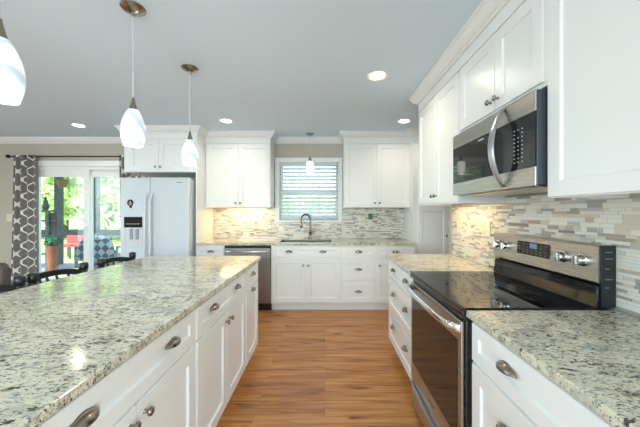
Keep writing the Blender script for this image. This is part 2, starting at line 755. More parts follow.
# kitchen window
b = MB()
cw = .07
for a, c in (((WX0 - cw, WZ0 - .03), (WX0, WZ1 + cw)), ((WX1, WZ0 - .03), (WX1 + .06, WZ1 + cw)), ((WX0, WZ1), (WX1, WZ1 + cw))):
    b.box((a[0], YB - .022, a[1]), (c[0], YB - g, c[1]), .003)
b.box((WX0 - cw, YB - .035, WZ0 - .035), (WX1 + .06, YB - g, WZ0 - .005), .004)
wf = struct(b.build('window_1', M['trim']))
b = MB()
ym, y2 = YB + .06, YB + .095
zm = (WZ0 + WZ1) / 2 - .02
for z0, z1, yy in ((WZ0, zm + .02, ym), (zm - .02, WZ1, ym + .03)):
    b.box((WX0, yy, z0), (WX0 + .04, yy + .025, z1))
    b.box((WX1 - .04, yy, z0), (WX1, yy + .025, z1))
    b.box((WX0 + .04, yy, z0), (WX1 - .04, yy + .025, z0 + .04))
    b.box((WX0 + .04, yy, z1 - .04), (WX1 - .04, yy + .025, z1))
    for k in (1, 2):
        xm = WX0 + (WX1 - WX0) * k / 3
        b.box((xm - .009, yy + .004, z0 + .04), (xm + .009, yy + .02, z1 - .04))
b.build('sash', M['trim'], wf)
b = MB()
b.box((WX0 + .04, ym + .011, WZ0 + .04), (WX1 - .04, ym + .013, zm - .02))
b.box((WX0 + .04, ym + .041, zm + .02), (WX1 - .04, ym + .043, WZ1 - .04))
b.build('pane', M['glass'], wf)
# blind
bl = thing('window_blind', 'white slatted blind lowered in the window over the sink', 'blind', ((WX0 + WX1) / 2, YB + .03, WZ0))
MB().box((WX0 + .008, YB - .012, WZ1 - .06), (WX1 - .008, YB + .05, WZ1 - .002), .004).build('headrail', M['blind'], bl)
b = MB()
ns = 14
for i in range(ns):
    z = WZ0 + .05 + i * (WZ1 - .075 - WZ0 - .05) / (ns - .6)
    a = math.radians(47)
    dy, dz = .026 * math.cos(a), .026 * math.sin(a)
    yc = YB + .022
    pr = [(yc - dy, z - dz), (yc, z + .003), (yc + dy, z + dz), (yc + dy, z + dz + .003), (yc, z + .006), (yc - dy, z - dz + .003)]
    b.prism(pr, WX0 + .012, WX1 - .012, axis=0)
b.build('slats', M['blind'], bl)
MB().box((WX0 + .012, YB - .002, WZ0 + .008), (WX1 - .012, YB + .046, WZ0 + .028), .003).build('bottom_rail', M['blind'], bl)
b = MB()
for k in (.14, .5, .86):
    x = WX0 + (WX1 - WX0) * k
    b.box((x - .0025, YB - .006, WZ0 + .02), (x + .0025, YB - .004, WZ1 - .03))
b.build('ladder_cord', M['blind'], bl)

# patio door
b = MB()
cw = .085
b.box((DX0 - cw, YB - .02, 0), (DX0, YB - g, DZ1 + cw), .003)
b.box((DX1, YB - .02, 0), (DX1 + cw, YB - g, DZ1 + cw), .003)
b.box((DX0, YB - .02, DZ1), (DX1, YB - g, DZ1 + cw), .003)
dr = struct(b.build('door_1', M['trim']))
b = MB()
fy0, fy1 = YB + .005, YB + .11
b.box((DX0 + g, fy0, 0.002), (DX0 + .04, fy1, DZ1 - g))
b.box((DX1 - .04, fy0, 0.002), (DX1 - g, fy1, DZ1 - g))
b.box((DX0 + .04, fy0, DZ1 - .05), (DX1 - .04, fy1, DZ1 - g))
b.box((DX0 + .04, fy0, .002), (DX1 - .04, fy1, .03))
b.build('frame', M['trim'], dr)


def slider(x0, x1, y, name):
    b = MB()
    b.box((x0, y, .03), (x0 + .085, y + .04, DZ1 - .05), .003)
    b.box((x1 - .085, y, .03), (x1, y + .04, DZ1 - .05), .003)
    b.box((x0 + .085, y, DZ1 - .16), (x1 - .085, y + .04, DZ1 - .05), .003)
    b.box((x0 + .085, y, .03), (x1 - .085, y + .04, .2), .003)
    o = b.build(name, M['trim'], dr)
    MB().box((x0 + .085, y + .018, .2), (x1 - .085, y + .024, DZ1 - .16)).build('pane', M['glass'], o)
    return o


p1 = slider(DX0 + .04, -3.66, YB + .015, 'sliding_panel')
MB().tube([(-3.70, YB + .012, .86), (-3.70, YB - .02, .88), (-3.70, YB - .02, 1.08), (-3.70, YB + .012, 1.1)], .008).build('handle', M['trim'], p1)
slider(-3.74, DX1 - .04, YB + .06, 'sliding_panel')

# ------------------------------------------------------------------ cabinet hardware and builders
def cup_pull(f, u, z, n, parent, a=.050, h=.039):
    b = MB(f)
    P = []
    K, J = 14, 7
    for i in range(K + 1):
        s = -1 + 2 * i / K
        w = max(.02, (1 - abs(s) ** 2.2)) ** .75
        row = []
        for j in range(J + 1):
            ph = PI / 2 * 1.15 * j / J
            row.append((u + a * s, n + .001 + .026 * math.sin(min(ph, PI / 2 * 1.15)) * w, z + h * .55 * w * math.cos(ph) ))
        P.append(row)
    V = b.grid(P)
    # inner wall, for thickness
    Q = [[(p[0], n + .001 + (p[1] - n - .001) * .9, z + (p[2] - z) * .88 - .0004) for p in row] for row in P]
    V2 = b.grid(Q)
    nb = len(P[0]) - 1
    for i in range(K):
        b.face([V[i][nb], V[i + 1][nb], V2[i + 1][nb], V2[i][nb]])
    # pointed back plate
    top = [(u + a * 1.08 * t, z + (h * .62) * (1 - abs(t) ** 1.9)) for t in [-1 + k / 10 for k in range(21)]]
    bot = [(u + a * 1.08 * t, z - (h * .30) * (1 - abs(t) ** 1.9) - .0008) for t in [1 - k / 10 for k in range(1, 20)]]
    b.prism(top + bot, n, n + .0022, axis=1)
    return b.build('cup_pull', M['nickel'], parent, smooth=50)


def knob(f, u, z, n, parent):
    return MB(f).lathe([(.008, 0), (.0065, .003), (.0055, .012), (.009, .016), (.0145, .019), (.0155, .023), (.013, .028), (.006, .031), (0, .0315)],
                       (u, n, z), axis=1, seg=18).build('knob', M['nickel'], parent, smooth=50)


def cabinet(name, label, f, u0, u1, depth, z0, z1, fronts, toe=0, cat='cabinet', group=None, toe_depth=.07, body_extra=None):
    """fronts: list of (kind, u0, u1, z0, z1, [hardware (u, z)]) ; f.n = 0 at the door faces"""
    base = f(((u0 + u1) / 2, -depth / 2, z0 if not toe else 0))
    t = thing(name, label, cat, base, group)
    b = MB(f)
    zz = toe if toe else z0
    b.box((u0, -depth, zz), (u1, -.012, z1), 0)
    if toe:
        b.box((u0, -depth, 0), (u1, -toe_depth, toe))
    if body_extra:
        body_extra(b)
    b.build('body', M['cab'], t)
    for kind, a0, a1, c0, c1, hw in fronts:
        d = MB(f).panel(a0, a1, c0, c1, 0, fr=.05 if kind == 'drawer' and c1 - c0 < .2 else .062)
        d = d.build(kind, M['cab'], t)
        for (hu, hz) in hw:
            if kind == 'drawer' or kind == 'pull_out_front':
                cup_pull(f, hu, hz, 0, d)
            else:
                knob(f, hu, hz, 0, d)
    return t


# frames
FI = Frame((-.615, 0, 0), (0, 1, 0), (1, 0, 0))        # island, facing +X, u = Y
FR = Frame((.615, 0, 0), (0, 1, 0), (-1, 0, 0))        # right base run
FU = Frame((.92, 0, 0), (0, 1, 0), (-1, 0, 0))         # right wall cabinets
FB = Frame((0, 3.84, 0), (1, 0, 0), (0, -1, 0))        # back base run
FBU = Frame((0, 4.12, 0), (1, 0, 0), (0, -1, 0))       # back wall cabinets
FF = Frame((0, FP, 0), (1, 0, 0), (0, -1, 0))          # over the fridge
FPN = Frame((0, 3.97, 0), (1, 0, 0), (0, -1, 0))       # pantry

CT0, CT1 = .884, .914
gp = .002

# ------------------------------------------------------------------ island
D1 = .70
def two_door(u0, u1, pulls=.215, dz=(.118, .70), drz=(.712, .868), kz=.652, pz=.80, e=.012):
    m = (u0 + u1) / 2
    return [('drawer', u0 + e, u1 - e, drz[0], drz[1], [(m - pulls, pz), (m + pulls, pz)]),
            ('door', u0 + e, m - gp, dz[0], dz[1], [(m - .036, kz)]),
            ('door', m + gp, u1 - e, dz[0], dz[1], [(m + .036, kz)])]


cabinet('base_cabinet', 'white narrow base cabinet at the far end of the island', FI, 2.243, 2.685, D1, 0, CT0 - .0005,
        [('drawer', 2.255, 2.65, .712, .868, [(2.45, .80)]), ('pull_out_front', 2.255, 2.65, .118, .70, [(2.45, .668)])], toe=.1)
cabinet('base_cabinet', 'white two-door base cabinet in the middle of the island, knobs side by side', FI, 1.378, 2.2425, D1, 0, CT0 - .0005, two_door(1.378, 2.242), toe=.1)
cabinet('base_cabinet', 'white two-door base cabinet of the island, nearest the bottom left of the photo', FI, .513, 1.3775, D1, 0, CT0 - .0005, two_door(.513, 1.377), toe=.1)
MBp = MB()
MBp.box((-1.335, -.25, 0), (-1.316, 2.685, CT0 - .0005))
MBp.box((-1.3155, -.25, 0), (-.63, .512, CT0 - .0005))
tag(MBp.build('island_end_panel', M['cab']), 'white panelling along the seating side of the island', 'panel')


def rounded(x0, y0, x1, y1, r, corners):
    pts = []
    for (cx, cy, a0, key) in ((x1, y1, 0, 'ne'), (x0, y1, 90, 'nw'), (x0, y0, 180, 'sw'), (x1, y0, 270, 'se')):
        if key in corners:
            sx = -1 if cx == x1 else 1
            sy = -1 if cy == y1 else 1
            for k in range(7):
                a = math.radians(a0 + 15 * k)
                pts.append((cx + sx * r + r * math.cos(a), cy + sy * r + r * math.sin(a)))
        else:
            pts.append((cx, cy))
    return pts


b = MB().prism(rounded(-1.656, -.3, -.596, 2.712, .045, ('ne', 'nw')), CT0, CT1, bev=.005)
tag(b.build('island_countertop', M['granite'], origin=(0, 0, 0)), 'long speckled granite countertop on the white island', 'countertop')

# ------------------------------------------------------------------ right run
def drawers(u0, u1, pulls, e=.012):
    m = (u0 + u1) / 2
    out = []
    for z0, z1, pz in ((.712, .868, .798), (.412, .70, .578), (.118, .40, .286)):
        hw = [(m - pulls, pz), (m + pulls, pz)] if pulls else [(m, (z0 + z1) / 2)]
        out.append(('drawer', u0 + e, u1 - e, z0, z1, hw))
    return out


cabinet('base_cabinet', 'white three-drawer base cabinet beyond the range', FR, 1.992, 2.80, .62, 0, CT0 - .0005, drawers(1.992, 2.80, .2), toe=.1)
cabinet('base_cabinet', 'white three-drawer base cabinet between the range and the near right corner', FR, .30, 1.219, .62, 0, CT0 - .0005, drawers(.30, 1.219, .215), toe=.1)
b = MB().prism(rounded(.60, 1.988, XR - .0125, 2.84, .02, ('nw',)), CT0, CT1, bev=.005)
tag(b.build('countertop', M['granite'], origin=(0, 0, 0)), 'granite countertop beyond the range on the right', 'countertop')
b = MB().prism(rounded(.60, .22, XR - .0125, 1.2235, .006, ()), CT0, CT1, bev=.005)
tag(b.build('countertop', M['granite'], origin=(0, 0, 0)), 'granite countertop in the near right corner, beside the range', 'countertop')

# wall cabinets on the right
UZ0, UD = 1.388, .3292
def wdoors(u0, u1, z0, z1, kz, e=.006, split=None, ke=.034):
    m = split or (u0 + u1) / 2
    return [('door', u0 + e, m - gp, z0, z1, [(m - ke, kz)]), ('door', m + gp, u1 - e, z0, z1, [(m + ke, kz)])]


RAIL = .04


def with_frieze(u0, u1, z=2.306, bottom=None, rail=0):
    def fn(b):
        if rail:
            b.box((u0, -.03, UZ0), (u1, -.012, UZ0 + RAIL))
            b.box((u0, -rail, UZ0), (u0 + .016, -.03, UZ0 + RAIL))
            b.box((u1 - .016, -rail, UZ0), (u1, -.03, UZ0 + RAIL))
        b.box((u0, -.0118, z), (u1, 0, H - .0008))
        if bottom:
            b.box((u0, -.0118, bottom[0]), (u1, -.002, bottom[1]))
    return fn


cabinet('wall_cabinet', 'white two-door wall cabinet left of the microwave, knobs at its bottom', FU, 1.987, 2.837, UD, UZ0 + .04, H - .0008,
        wdoors(1.987, 2.837, UZ0 + .012, 2.30, 1.46), body_extra=with_frieze(1.987, 2.837, rail=UD), group=None)
cabinet('wall_cabinet', 'small white two-door wall cabinet directly above the microwave', FU, 1.198, 1.9865, UD, 1.862, H - .0008,
        wdoors(1.215, 1.975, 1.882, 2.30, 1.935, split=1.565), body_extra=with_frieze(1.198, 1.9865))
cabinet('wall_cabinet', 'large white wall cabinet in the upper right corner', FU, .29, 1.1975, UD, UZ0 + .04, H - .0008,
        wdoors(.29, 1.1975, UZ0 + .004, 2.30, 1.46), body_extra=with_frieze(.29, 1.1975, rail=UD))

# ------------------------------------------------------------------ back run
cabinet('base_cabinet', 'white base cabinet with one drawer, left of the dishwasher', FB, -1.714, -1.342, .6, 0, CT0 - .0005,
        [('drawer', -1.70, -1.354, .712, .868, [(-1.527, .79)]), ('door', -1.70, -1.354, .118, .70, [(-1.395, .612)])], toe=.1)
cabinet('base_cabinet', 'white two-door sink base cabinet under the window', FB, -.722, .2165, .6, 0, CT0 - .21,
        [('drawer', -.712, .206, .712, .868, [(-.256 - .228, .79), (-.256 + .228, .79)]),
         ('door', -.712, -.256 - gp, .118, .70, [(-.256 - .034, .615)]), ('door', -.256 + gp, .206, .118, .70, [(-.256 + .034, .615)])], toe=.1,
        body_extra=lambda b: (b.box((-.722, -.03, .674), (.2165, -.012, .8835)), b.box((-.722, -.6, .674), (-.70, -.03, .8835)), b.box((.195, -.6, .674), (.2165, -.03, .8835))))
cabinet('base_cabinet', 'white three-drawer base cabinet right of the sink', FB, .217, .674, .6, 0, CT0 - .0005, drawers(.217, .674, 0), toe=.1)
cabinet('base_cabinet', 'white base cabinet at the right end of the back counter, drawer over door', FB, .6745, 1.2135, .6, 0, CT0 - .0005,
        [('drawer', .686, 1.20, .712, .868, [(.943, .79)]), ('door', .686, 1.20, .118, .70, [(.725, .612)])], toe=.1)

# back countertop, cut out for the sink
SX0, SX1, SY0, SY1 = -.63, .10, 3.92, 4.32
b = MB()
for x0, y0, x1, y1 in ((-1.714, 3.81, SX0, YB - .0125), (SX1, 3.81, 1.2135, YB - .0125), (SX0, 3.81, SX1, SY0), (SX0, SY1, SX1, YB - .0125)):
    b.box((x0, y0, CT0), (x1, y1, CT1))
bmesh.ops.remove_doubles(b.bm, verts=b.bm.verts[:], dist=1e-5)
tag(b.build('countertop', M['granite'], origin=(0, 0, 0)), 'granite countertop with the sink, along the back wall', 'countertop')
sk = thing('sink', 'stainless undermount sink in the back countertop below the window', 'sink', ((SX0 + SX1) / 2, (SY0 + SY1) / 2, .70))
b = MB()
t_ = .008
zr = CT1 - .006
b.box((SX0 + .001, SY0 + .001, .70), (SX1 - .001, SY1 - .001, .708))
b.box((SX0 + .001, SY0 + .001, .708), (SX0 + t_, SY1 - .001, zr))
b.box((SX1 - t_, SY0 + .001, .708), (SX1 - .001, SY1 - .001, zr))
b.box((SX0 + t_, SY0 + .001, .708), (SX1 - t_, SY0 + t_, zr))
b.box((SX0 + t_, SY1 - t_, .708), (SX1 - t_, SY1 - .001, zr))
b.build('basin', M['sink'], sk)
MB().lathe([(.045, 0), (.045, .003), (.03, .004), (.028, .001), (0, .001)], (-.265, 4.15, .7085)).build('drain', M['chrome'], sk, smooth=40)

# faucet
fx, fy = -.225, 4.375
fa = thing('faucet', 'tall gooseneck pull-down faucet behind the sink', 'faucet', (fx, fy, CT1))
b = MB().lathe([(.03, 0.0003), (.03, .006), (.025, .012), (.021, .02), (.02, .10), (.023, .105), (.023, .125), (.015, .14), (.013, .15)], (fx, fy, CT1), seg=20)
b.build('base', M['bronze'], fa, smooth=40)
pts = [(fx, fy, CT1 + .145)]
R_ = .085
for k in range(15):
    a = PI * k / 14
    pts.append((fx - .066 * (1 - math.cos(a)), fy - .045 * (1 - math.cos(a)), CT1 + .29 + R_ * math.sin(a)))
pts.append((pts[-1][0], pts[-1][1], CT1 + .27))
b = MB().tube(pts, .0135, 12)
b.build('spout', M['bronze'], fa, smooth=60)
e = pts[-1]
MB().lathe([(.0125, 0), (.016, -.012), (.0175, -.05), (.019, -.09), (.016, -.096), (0, -.096)], e, seg=16).build('spray_head', M['bronze'], fa, smooth=40)
MB().tube([(fx + .018, fy, CT1 + .075), (fx + .045, fy - .005, CT1 + .085), (fx + .062, fy - .01, CT1 + .12), (fx + .066, fy - .012, CT1 + .17)], [.012, .01, .008, .0065], 10).build('lever', M['bronze'], fa, smooth=60)

# wall cabinets on the back wall
cabinet('wall_cabinet', 'white two-door wall cabinet left of the sink window', FBU, -1.714, -.78, .3295, UZ0 + .04, H - .0008,
        wdoors(-1.70, -.785, UZ0 + .006, 2.30, 1.452, e=.004), body_extra=with_frieze(-1.714, -.78, rail=.3295))
cabinet('wall_cabinet', 'white two-door wall cabinet right of the sink window', FBU, .275, 1.2145, .3295, UZ0 + .04, H - .0008,
        wdoors(.28, 1.208, UZ0 + .006, 2.30, 1.452, e=.004), body_extra=with_frieze(.275, 1.2145, rail=.3295))
cabinet('wall_cabinet', 'wide short white cabinet above the refrigerator', FF, -2.70, -1.7325, .589, 1.862, H - .0008,
        [('door', -2.63, -2.235 - gp, 1.876, 2.30, [(-2.235 - .034, 1.93)]), ('door', -2.235 + gp, -1.84, 1.876, 2.30, [(-2.235 + .034, 1.93)])],
        body_extra=with_frieze(-2.70, -1.7325))
b = MB().box((-1.732, FP, 0), (-1.7152, YB - .0008, H - .0008))
tag(b.build('end_panel', M['cab']), 'tall white panel on the right side of the refrigerator', 'panel')
cabinet('pantry_cabinet', 'tall white pantry cabinet in the far right corner beyond the counters', FPN, 1.2152, 2.87, .4795, 0, H - .0008,
        [('door', 1.285, 1.705 - gp, .12, 1.40, [(1.67, 1.0)]), ('door', 1.705 + gp, 2.125, .12, 1.40, [(1.74, 1.0)]),
         ('door', 1.285, 1.705 - gp, 1.412, 2.24, [(1.67, 1.5)]), ('door', 1.705 + gp, 2.125, 1.412, 2.24, [(1.74, 1.5)])], toe=.1,
        body_extra=lambda b: (b.box((1.2152, -.012, 2.30), (2.87, 0, H - .0008)), b.box((1.2152, -.012, 2.275), (2.87, .012, 2.292)), b.box((2.14, -.012, .1), (2.87, 0, 2.27))))

# ------------------------------------------------------------------ backsplashes
def backsplash(name, label, f, regions, seed):
    r = random.Random(seed)
    b = MB(f)
    for (u0, u1, z0, z1) in regions:
        b.mi = 8
        b.box((u0, 0.0006, z0), (u1, .008, z1))
        z = z0 + .001
        k = 0
        while z < z1 - .004:
            h = r.choice((.012, .0145, .0145, .0145, .016, .0225))
            h = min(h, z1 - z)
            u = u0 - r.uniform(0, .15)
            while u < u1:
                w = r.choice((.03, .045, .05, .065, .075, .1, .12))
                a0, a1 = max(u0, u) + .0007, min(u1, u + w) - .0007
                if a1 - a0 > .004:
                    b.mi = r.choices(range(8), TW)[0]
                    n = .0098 + r.uniform(-.0006, .0008)
                    b.box((a0, .008, z + .0007), (a1, n, z + h - .0007))
                u += w
            z += h
    return tag(b.build(name, TILES + [M['grout']]), label, 'backsplash')


FWR = Frame((XR, 0, 0), (0, 1, 0), (-1, 0, 0))
FWB = Frame((0, YB, 0), (1, 0, 0), (0, -1, 0))
backsplash('tile_backsplash', 'mosaic tile backsplash on the right wall behind the range', FWR, [(.22, 2.815, CT1 + .0005, UZ0 - .001), (1.2, 1.984, UZ0 - .001, 1.43)], 3)
backsplash('tile_backsplash', 'mosaic tile backsplash along the back wall around the sink window', FWB,
           [(-1.714, -.772, CT1 + .0005, UZ0 - .001), (-.772, .257, CT1 + .0005, WZ0 - .036), (.257, 1.2135, CT1 + .0005, UZ0 - .001)], 5)

# outlets and switches
def plate(name, label, f, u, z, n, w=.072, h=.116, gang=1, kind='outlet', extra=None):
    t = thing(name, label, 'outlet' if kind == 'outlet' else 'switch', f((u, n, z)))
    MB(f).box((u - w / 2, n + .0004, z - h / 2), (u + w / 2, n + .006, z + h / 2), .002).build('cover', M['plate'], t)
    for gidx in range(gang):
        uu = u + (gidx - (gang - 1) / 2) * .046
        if kind == 'outlet':
            for dz in (-.022, .022):
                MB(f).box((uu - .016, n + .006, z + dz - .014), (uu + .016, n + .0075, z + dz + .014), .0015).build('socket', M['slot'] if extra == 'dark' else M['plate'], t)
        else:
            MB(f).box((uu - .016, n + .006, z - .033), (uu + .016, n + .009, z + .033), .0015).build('rocker', M['plate'], t)
    return t


TN = .0108
plate('wall_outlet', 'outlet on the backsplash under the wall cabinet left of the window', FWB, -1.35, 1.215, TN)
plate('light_switch', 'double switch plate on the backsplash just left of the window', FWB, -.885, 1.205, TN, w=.118, gang=2, kind='switch')
plate('wall_outlet', 'outlet on the right backsplash, nearer the range', FWR, 2.19, 1.2, TN)
plate('wall_outlet', 'outlet on the right backsplash at its far end', FWR, 2.66, 1.2, TN)
plate('wall_outlet', 'outlet with a teal plug-in on the backsplash right of the window', FWB, .695, 1.22, TN)
tl = thing('night_light', 'small teal plug-in under the wall cabinet right of the window', 'night light', FWB((.695, TN + .01, 1.24)))
MB(FWB).box((.663, TN + .0078, 1.21), (.727, TN + .034, 1.30), .006).build('case', M['teal'], tl)
plate('light_switch', 'light switch on the grey wall left of the curtain', FWB, -4.86, 1.235, .0005, w=.115, gang=2, kind='switch')

# ------------------------------------------------------------------ under-cabinet lights
def strip(name, label, x0, y0, x1, y1, power):
    t = thing(name, label, 'light', ((x0 + x1) / 2, (y0 + y1) / 2, UZ0 + .0175))
    MB().box((x0, y0, UZ0 + .02), (x1, y1, UZ0 + .0394), .003).build('housing', M['plate'], t)
    MB().box((x0 + .008, y0 + .008, UZ0 + .0175), (x1 - .008, y1 - .008, UZ0 + .0198)).build('lens', M['bulb'], t)
    area('strip_glow', ((x0 + x1) / 2, (y0 + y1) / 2, UZ0 + .016), (0, 0, 0), x1 - x0 - .02, y1 - y0 - .02, power, (1, .66, .30))


strip('under_cabinet_light', 'light strip under the wall cabinet left of the sink window', -1.55, 4.27, -.95, 4.31, 3.2)
strip('under_cabinet_light', 'light strip under the wall cabinet left of the microwave', 1.06, 2.1, 1.10, 2.7, 2.1)

# ------------------------------------------------------------------ dishwasher
dw = thing('dishwasher', 'stainless dishwasher left of the sink base', 'dishwasher', (-1.032, 4.1, 0))
MB(FB).box((-1.34, -.58, .1), (-.724, -.01, CT0 - .004)).build('body', M['charcoal'], dw)
MB(FB).box((-1.338, -.009, .11), (-.727, .012, .845), .004).build('door', M['steel_x'], dw)
MB(FB).box((-1.338, -.009, .847), (-.727, .008, .878), .003).build('control_strip', M['blackplastic'], dw)
b = MB(FB)
pp = [(-1.31 + (-.755 + 1.31) * k / 12, .014 + .038 * math.sin(PI * k / 12) ** .5, .80) for k in range(13)]
b.tube(pp, .012, 10)
b.build('handle', M['chrome'], dw, smooth=60)
MB(FB).box((-1.338, -.4, .002), (-.727, -.04, .1)).build('kick_plate', M['blackplastic'], dw)

# ------------------------------------------------------------------ refrigerator
rf = thing('refrigerator', 'white side-by-side refrigerator with dispenser in the left door', 'refrigerator', (-2.2, 4.1, 0))
rx0, rx1, ry = -2.656, -1.76, 3.73
MB().box((rx0 + .004, ry + .085, .02), (rx1 - .004, 4.40, 1.755), .006).build('body', M['fridge'], rf)
MB().box((rx0 + .03, ry + .08, .001), (rx1 - .03, 4.35, .02)).build('base_grille', M['fridgegrey'], rf)
ld = MB().box((rx0, ry, .06), (-2.273, ry + .078, 1.772), .012).build('door', M['fridge'], rf)
rd = MB().box((-2.267, ry, .06), (rx1, ry + .078, 1.772), .012).build('door', M['fridge'], rf)
for x, d in ((-2.302, ld), (-2.236, rd)):
    pp = [(x, ry - .002 - .05 * min(1, 3 * math.sin(PI * k / 16)) ** .8, .62 + .95 * k / 16) for k in range(17)]
    MB().tube(pp, .015, 12).build('handle', M['fridge'], d, smooth=60)
MB().box((-2.60, ry - .006, 1.125), (-2.365, ry - .0005, 1.262), .002).build('control_panel', M['blackglass'], ld)
b = MB()
b.box((-2.60, ry - .005, .88), (-2.585, ry - .0005, 1.122))
b.box((-2.38, ry - .005, .88), (-2.365, ry - .0005, 1.122))
b.box((-2.60, ry - .012, .865), (-2.365, ry - .0005, .885), .003)
b.build('dispenser_frame', M['dispgrey'], ld)
b = MB()
b.box((-2.585, ry - .002, .885), (-2.38, ry - .0006, 1.122))
b.build('dispenser_recess', M['dispgrey'], ld)
for x in (-2.505, -2.43):
    MB().box((x - .02, ry - .012, .97), (x + .02, ry - .0022, 1.11), .003).build('paddle', M['fridgegrey'], ld)
MB().box((-2.57, ry - .0075, 1.165), (-2.40, ry - .006, 1.178)).build('display', M['greymark'], ld)
MB().box((-1.92, ry - .002, 1.705), (-1.85, ry - .0003, 1.715)).build('badge', M['greymark'], rd)
mg = thing('fridge_magnet', 'small round black magnet on the left refrigerator door', 'magnet', (-2.518, ry - .006, 1.43))
b = MB()
ring = [(-2.518 + .032 * math.cos(2 * PI * k / 20), ry - .008, 1.445 + .036 * math.sin(2 * PI * k / 20)) for k in range(21)]
b.tube(ring, .0075, 8)
b.tube([(-2.518 + .018 * math.cos(2 * PI * k / 14), ry - .008, 1.455 + .018 * math.sin(2 * PI * k / 14)) for k in range(15)], .005, 8)
b.box((-2.526, ry - .014, 1.378), (-2.502, ry - .0004, 1.412), .003)
b.build('scroll', M['black'], mg, smooth=50)

# ------------------------------------------------------------------ range
RY0, RY1 = 1.2265, 1.9855
rg = thing('range', 'stainless electric range with black glass cooktop', 'range', (.92, (RY0 + RY1) / 2, 0))
b = MB()
b.box((.607, RY0, .012), (XR - .014, RY1, .9083))
b.build('body', M['blackplastic'], rg)
for yy in (RY0 + .05, RY1 - .05):
    for xx in (.70, 1.15):
        MB().lathe([(.018, 0.0005), (.018, .012)], (xx, yy, 0)).build('foot', M['blackplastic'], rg)
b = MB()
b.box((.585, RY0 - .002, .9085), (1.155, RY1 + .0015, .921), .004)
ct = b.build('cooktop', M['blackglass'], rg)
b = MB()
for cx, cy, rr in ((.74, 1.42, .112), (.74, 1.79, .088), (1.0, 1.42, .078), (1.0, 1.79, .108), (1.04, 1.60, .05)):
    for r2 in (rr, rr * .62):
        b.lathe([(r2, .0), (r2 + .005, .0), (r2 + .005, .0004), (r2, .0004), (r2, 0)], (cx, cy, .9211), seg=40)
b.build('burner_ring', M['ring'], ct)
MB().box((.584, RY0 + .001, .882), (.6065, RY1 - .002, .908), .006).build('front_rail', M['blackplastic'], rg)
# oven door
od = MB().box((.592, RY0 + .024, .205), (.6065, RY1 - .004, .852), .004).build('oven_door', M['steel_y'], rg)
MB().box((.5905, RY0 + .058, .315), (.5918, RY1 - .035, .762)).build('door_glass', M['ovenglass'], od)
b = MB()
pp = []
for k in range(21):
    t0 = k / 20
    pp.append((.592 - .034 * (1 - (2 * t0 - 1) ** 16) - .012 * math.sin(PI * t0), RY0 + .036 + (RY1 - RY0 - .04) * t0, .816))
rings = []
for p in pp:
    rings.append([(p[0] + .011 * math.cos(a), p[1], p[2] + .019 * math.sin(a)) for a in [2 * PI * q / 12 for q in range(12)]])
V = [[b.v(p) for p in r] for r in rings]
for A, B in zip(V, V[1:]):
    for i in range(12):
        b.face([A[i], A[(i + 1) % 12], B[(i + 1) % 12], B[i]])
b.face(V[0][::-1])
b.face(V[-1])
b.build('handle', M['chrome'], od, smooth=60)
MB().box((.5908, 1.56, .255), (.5919, 1.65, .268)).build('badge', M['greymark'], od)
# storage drawer
sd = MB().box((.594, RY0 + .024, .03), (.6065, RY1 - .004, .192), .004).build('storage_drawer', M['steel_y'], rg)
b = MB()
pts = []
for k in range(21):
    t0 = k / 20
    pts.append((.5935 - .030 * (1 - (2 * t0 - 1) ** 4), RY0 + .03 + (RY1 - RY0 - .04) * t0))
b.prism(pts, .150, .188)
b.build('handle', M['steel_y'], sd, smooth=40)
# back guard
bg = MB().prism([(1.200, 1.012), (1.234, 1.012), (1.234, 1.187), (1.185, 1.187), (1.168, 1.18), (1.160, 1.03)], RY0 + .004, RY1 - .002, axis=1, bev=0)
bg.box((0, 0, 0), (0, 0, 0)) if False else None
bgo = bg.build('backguard', M['steel_y'], rg)
MB().prism([(1.158, .9215), (1.2345, .9215), (1.2345, 1.0115), (1.172, 1.0115), (1.168, .97)], RY0 + .004, RY1 - .002, axis=1).build('vent_panel', M['blackglass'], rg)
ep = MB().box((1.176, RY0 - .002, .922), (1.2375, RY0 + .003, 1.186)).build('end_cap', M['endcap'], rg)
for z, x1 in ((1.156, 1.222), (1.128, 1.224), (1.085, 1.210), (1.04, 1.222), (1.005, 1.208)):
    MB().box((1.190, RY0 - .0028, z), (x1, RY0 - .0021, z + .004)).build('label_line', M['greymark'], ep)
MB().tube([(1.164, RY0 + .02, .925), (1.168, RY0 + .012, .95), (1.172, RY0 + .012, 1.0)], .006, 8).build('trim_bracket', M['blackplastic'], rg, smooth=60)


def guard_x(z):      # face of the sloping backguard
    return 1.160 + (z - 1.03) / .15 * .008


for y in (1.925, 1.845, 1.405, 1.30):
    z = 1.113
    x = guard_x(z)
    k = MB().lathe([(.028, 0.0005), (.028, -.006), (.023, -.008), (.022, -.026), (.019, -.030), (0, -.030)], (x, y, z), axis=0, seg=22).build('control_knob', M['chrome'], bgo, smooth=40)
    MB().box((x - .040, y - .008, z - .021), (x - .0305, y + .008, z + .021), .003).build('grip', M['chrome'], k) if False else None
    b = MB().box((x - .041, y - .007, z - .021), (x - .0303, y + .007, z + .021), .003)
    o = b.build('knob_grip', M['chrome'], bgo)
b = MB()
xd = guard_x(1.12)
b.prism([(guard_x(1.085) - .003, 1.085), (guard_x(1.085) - .0003, 1.085), (guard_x(1.158) - .0003, 1.158), (guard_x(1.158) - .003, 1.158)], 1.49, 1.74, axis=1)
dp = b.build('display', M['blackglass'], bgo)
b = MB()
for i in range(4):
    for j in range(7):
        if 2 <= j <= 3 and i >= 2:
            continue
        y = 1.51 + j * .034
        z = 1.094 + i * .0165
        b.box((guard_x(z) - .0036, y, z), (guard_x(z) - .0031, y + .013, z + .0045))
b.build('key_marking', M['greymark'], dp)
MB().box((guard_x(1.13) - .0038, 1.58, 1.124), (guard_x(1.13) - .0031, 1.635, 1.152)).build('clock_screen', emis('clock_glow', (.12, .22, .35), .25), dp)

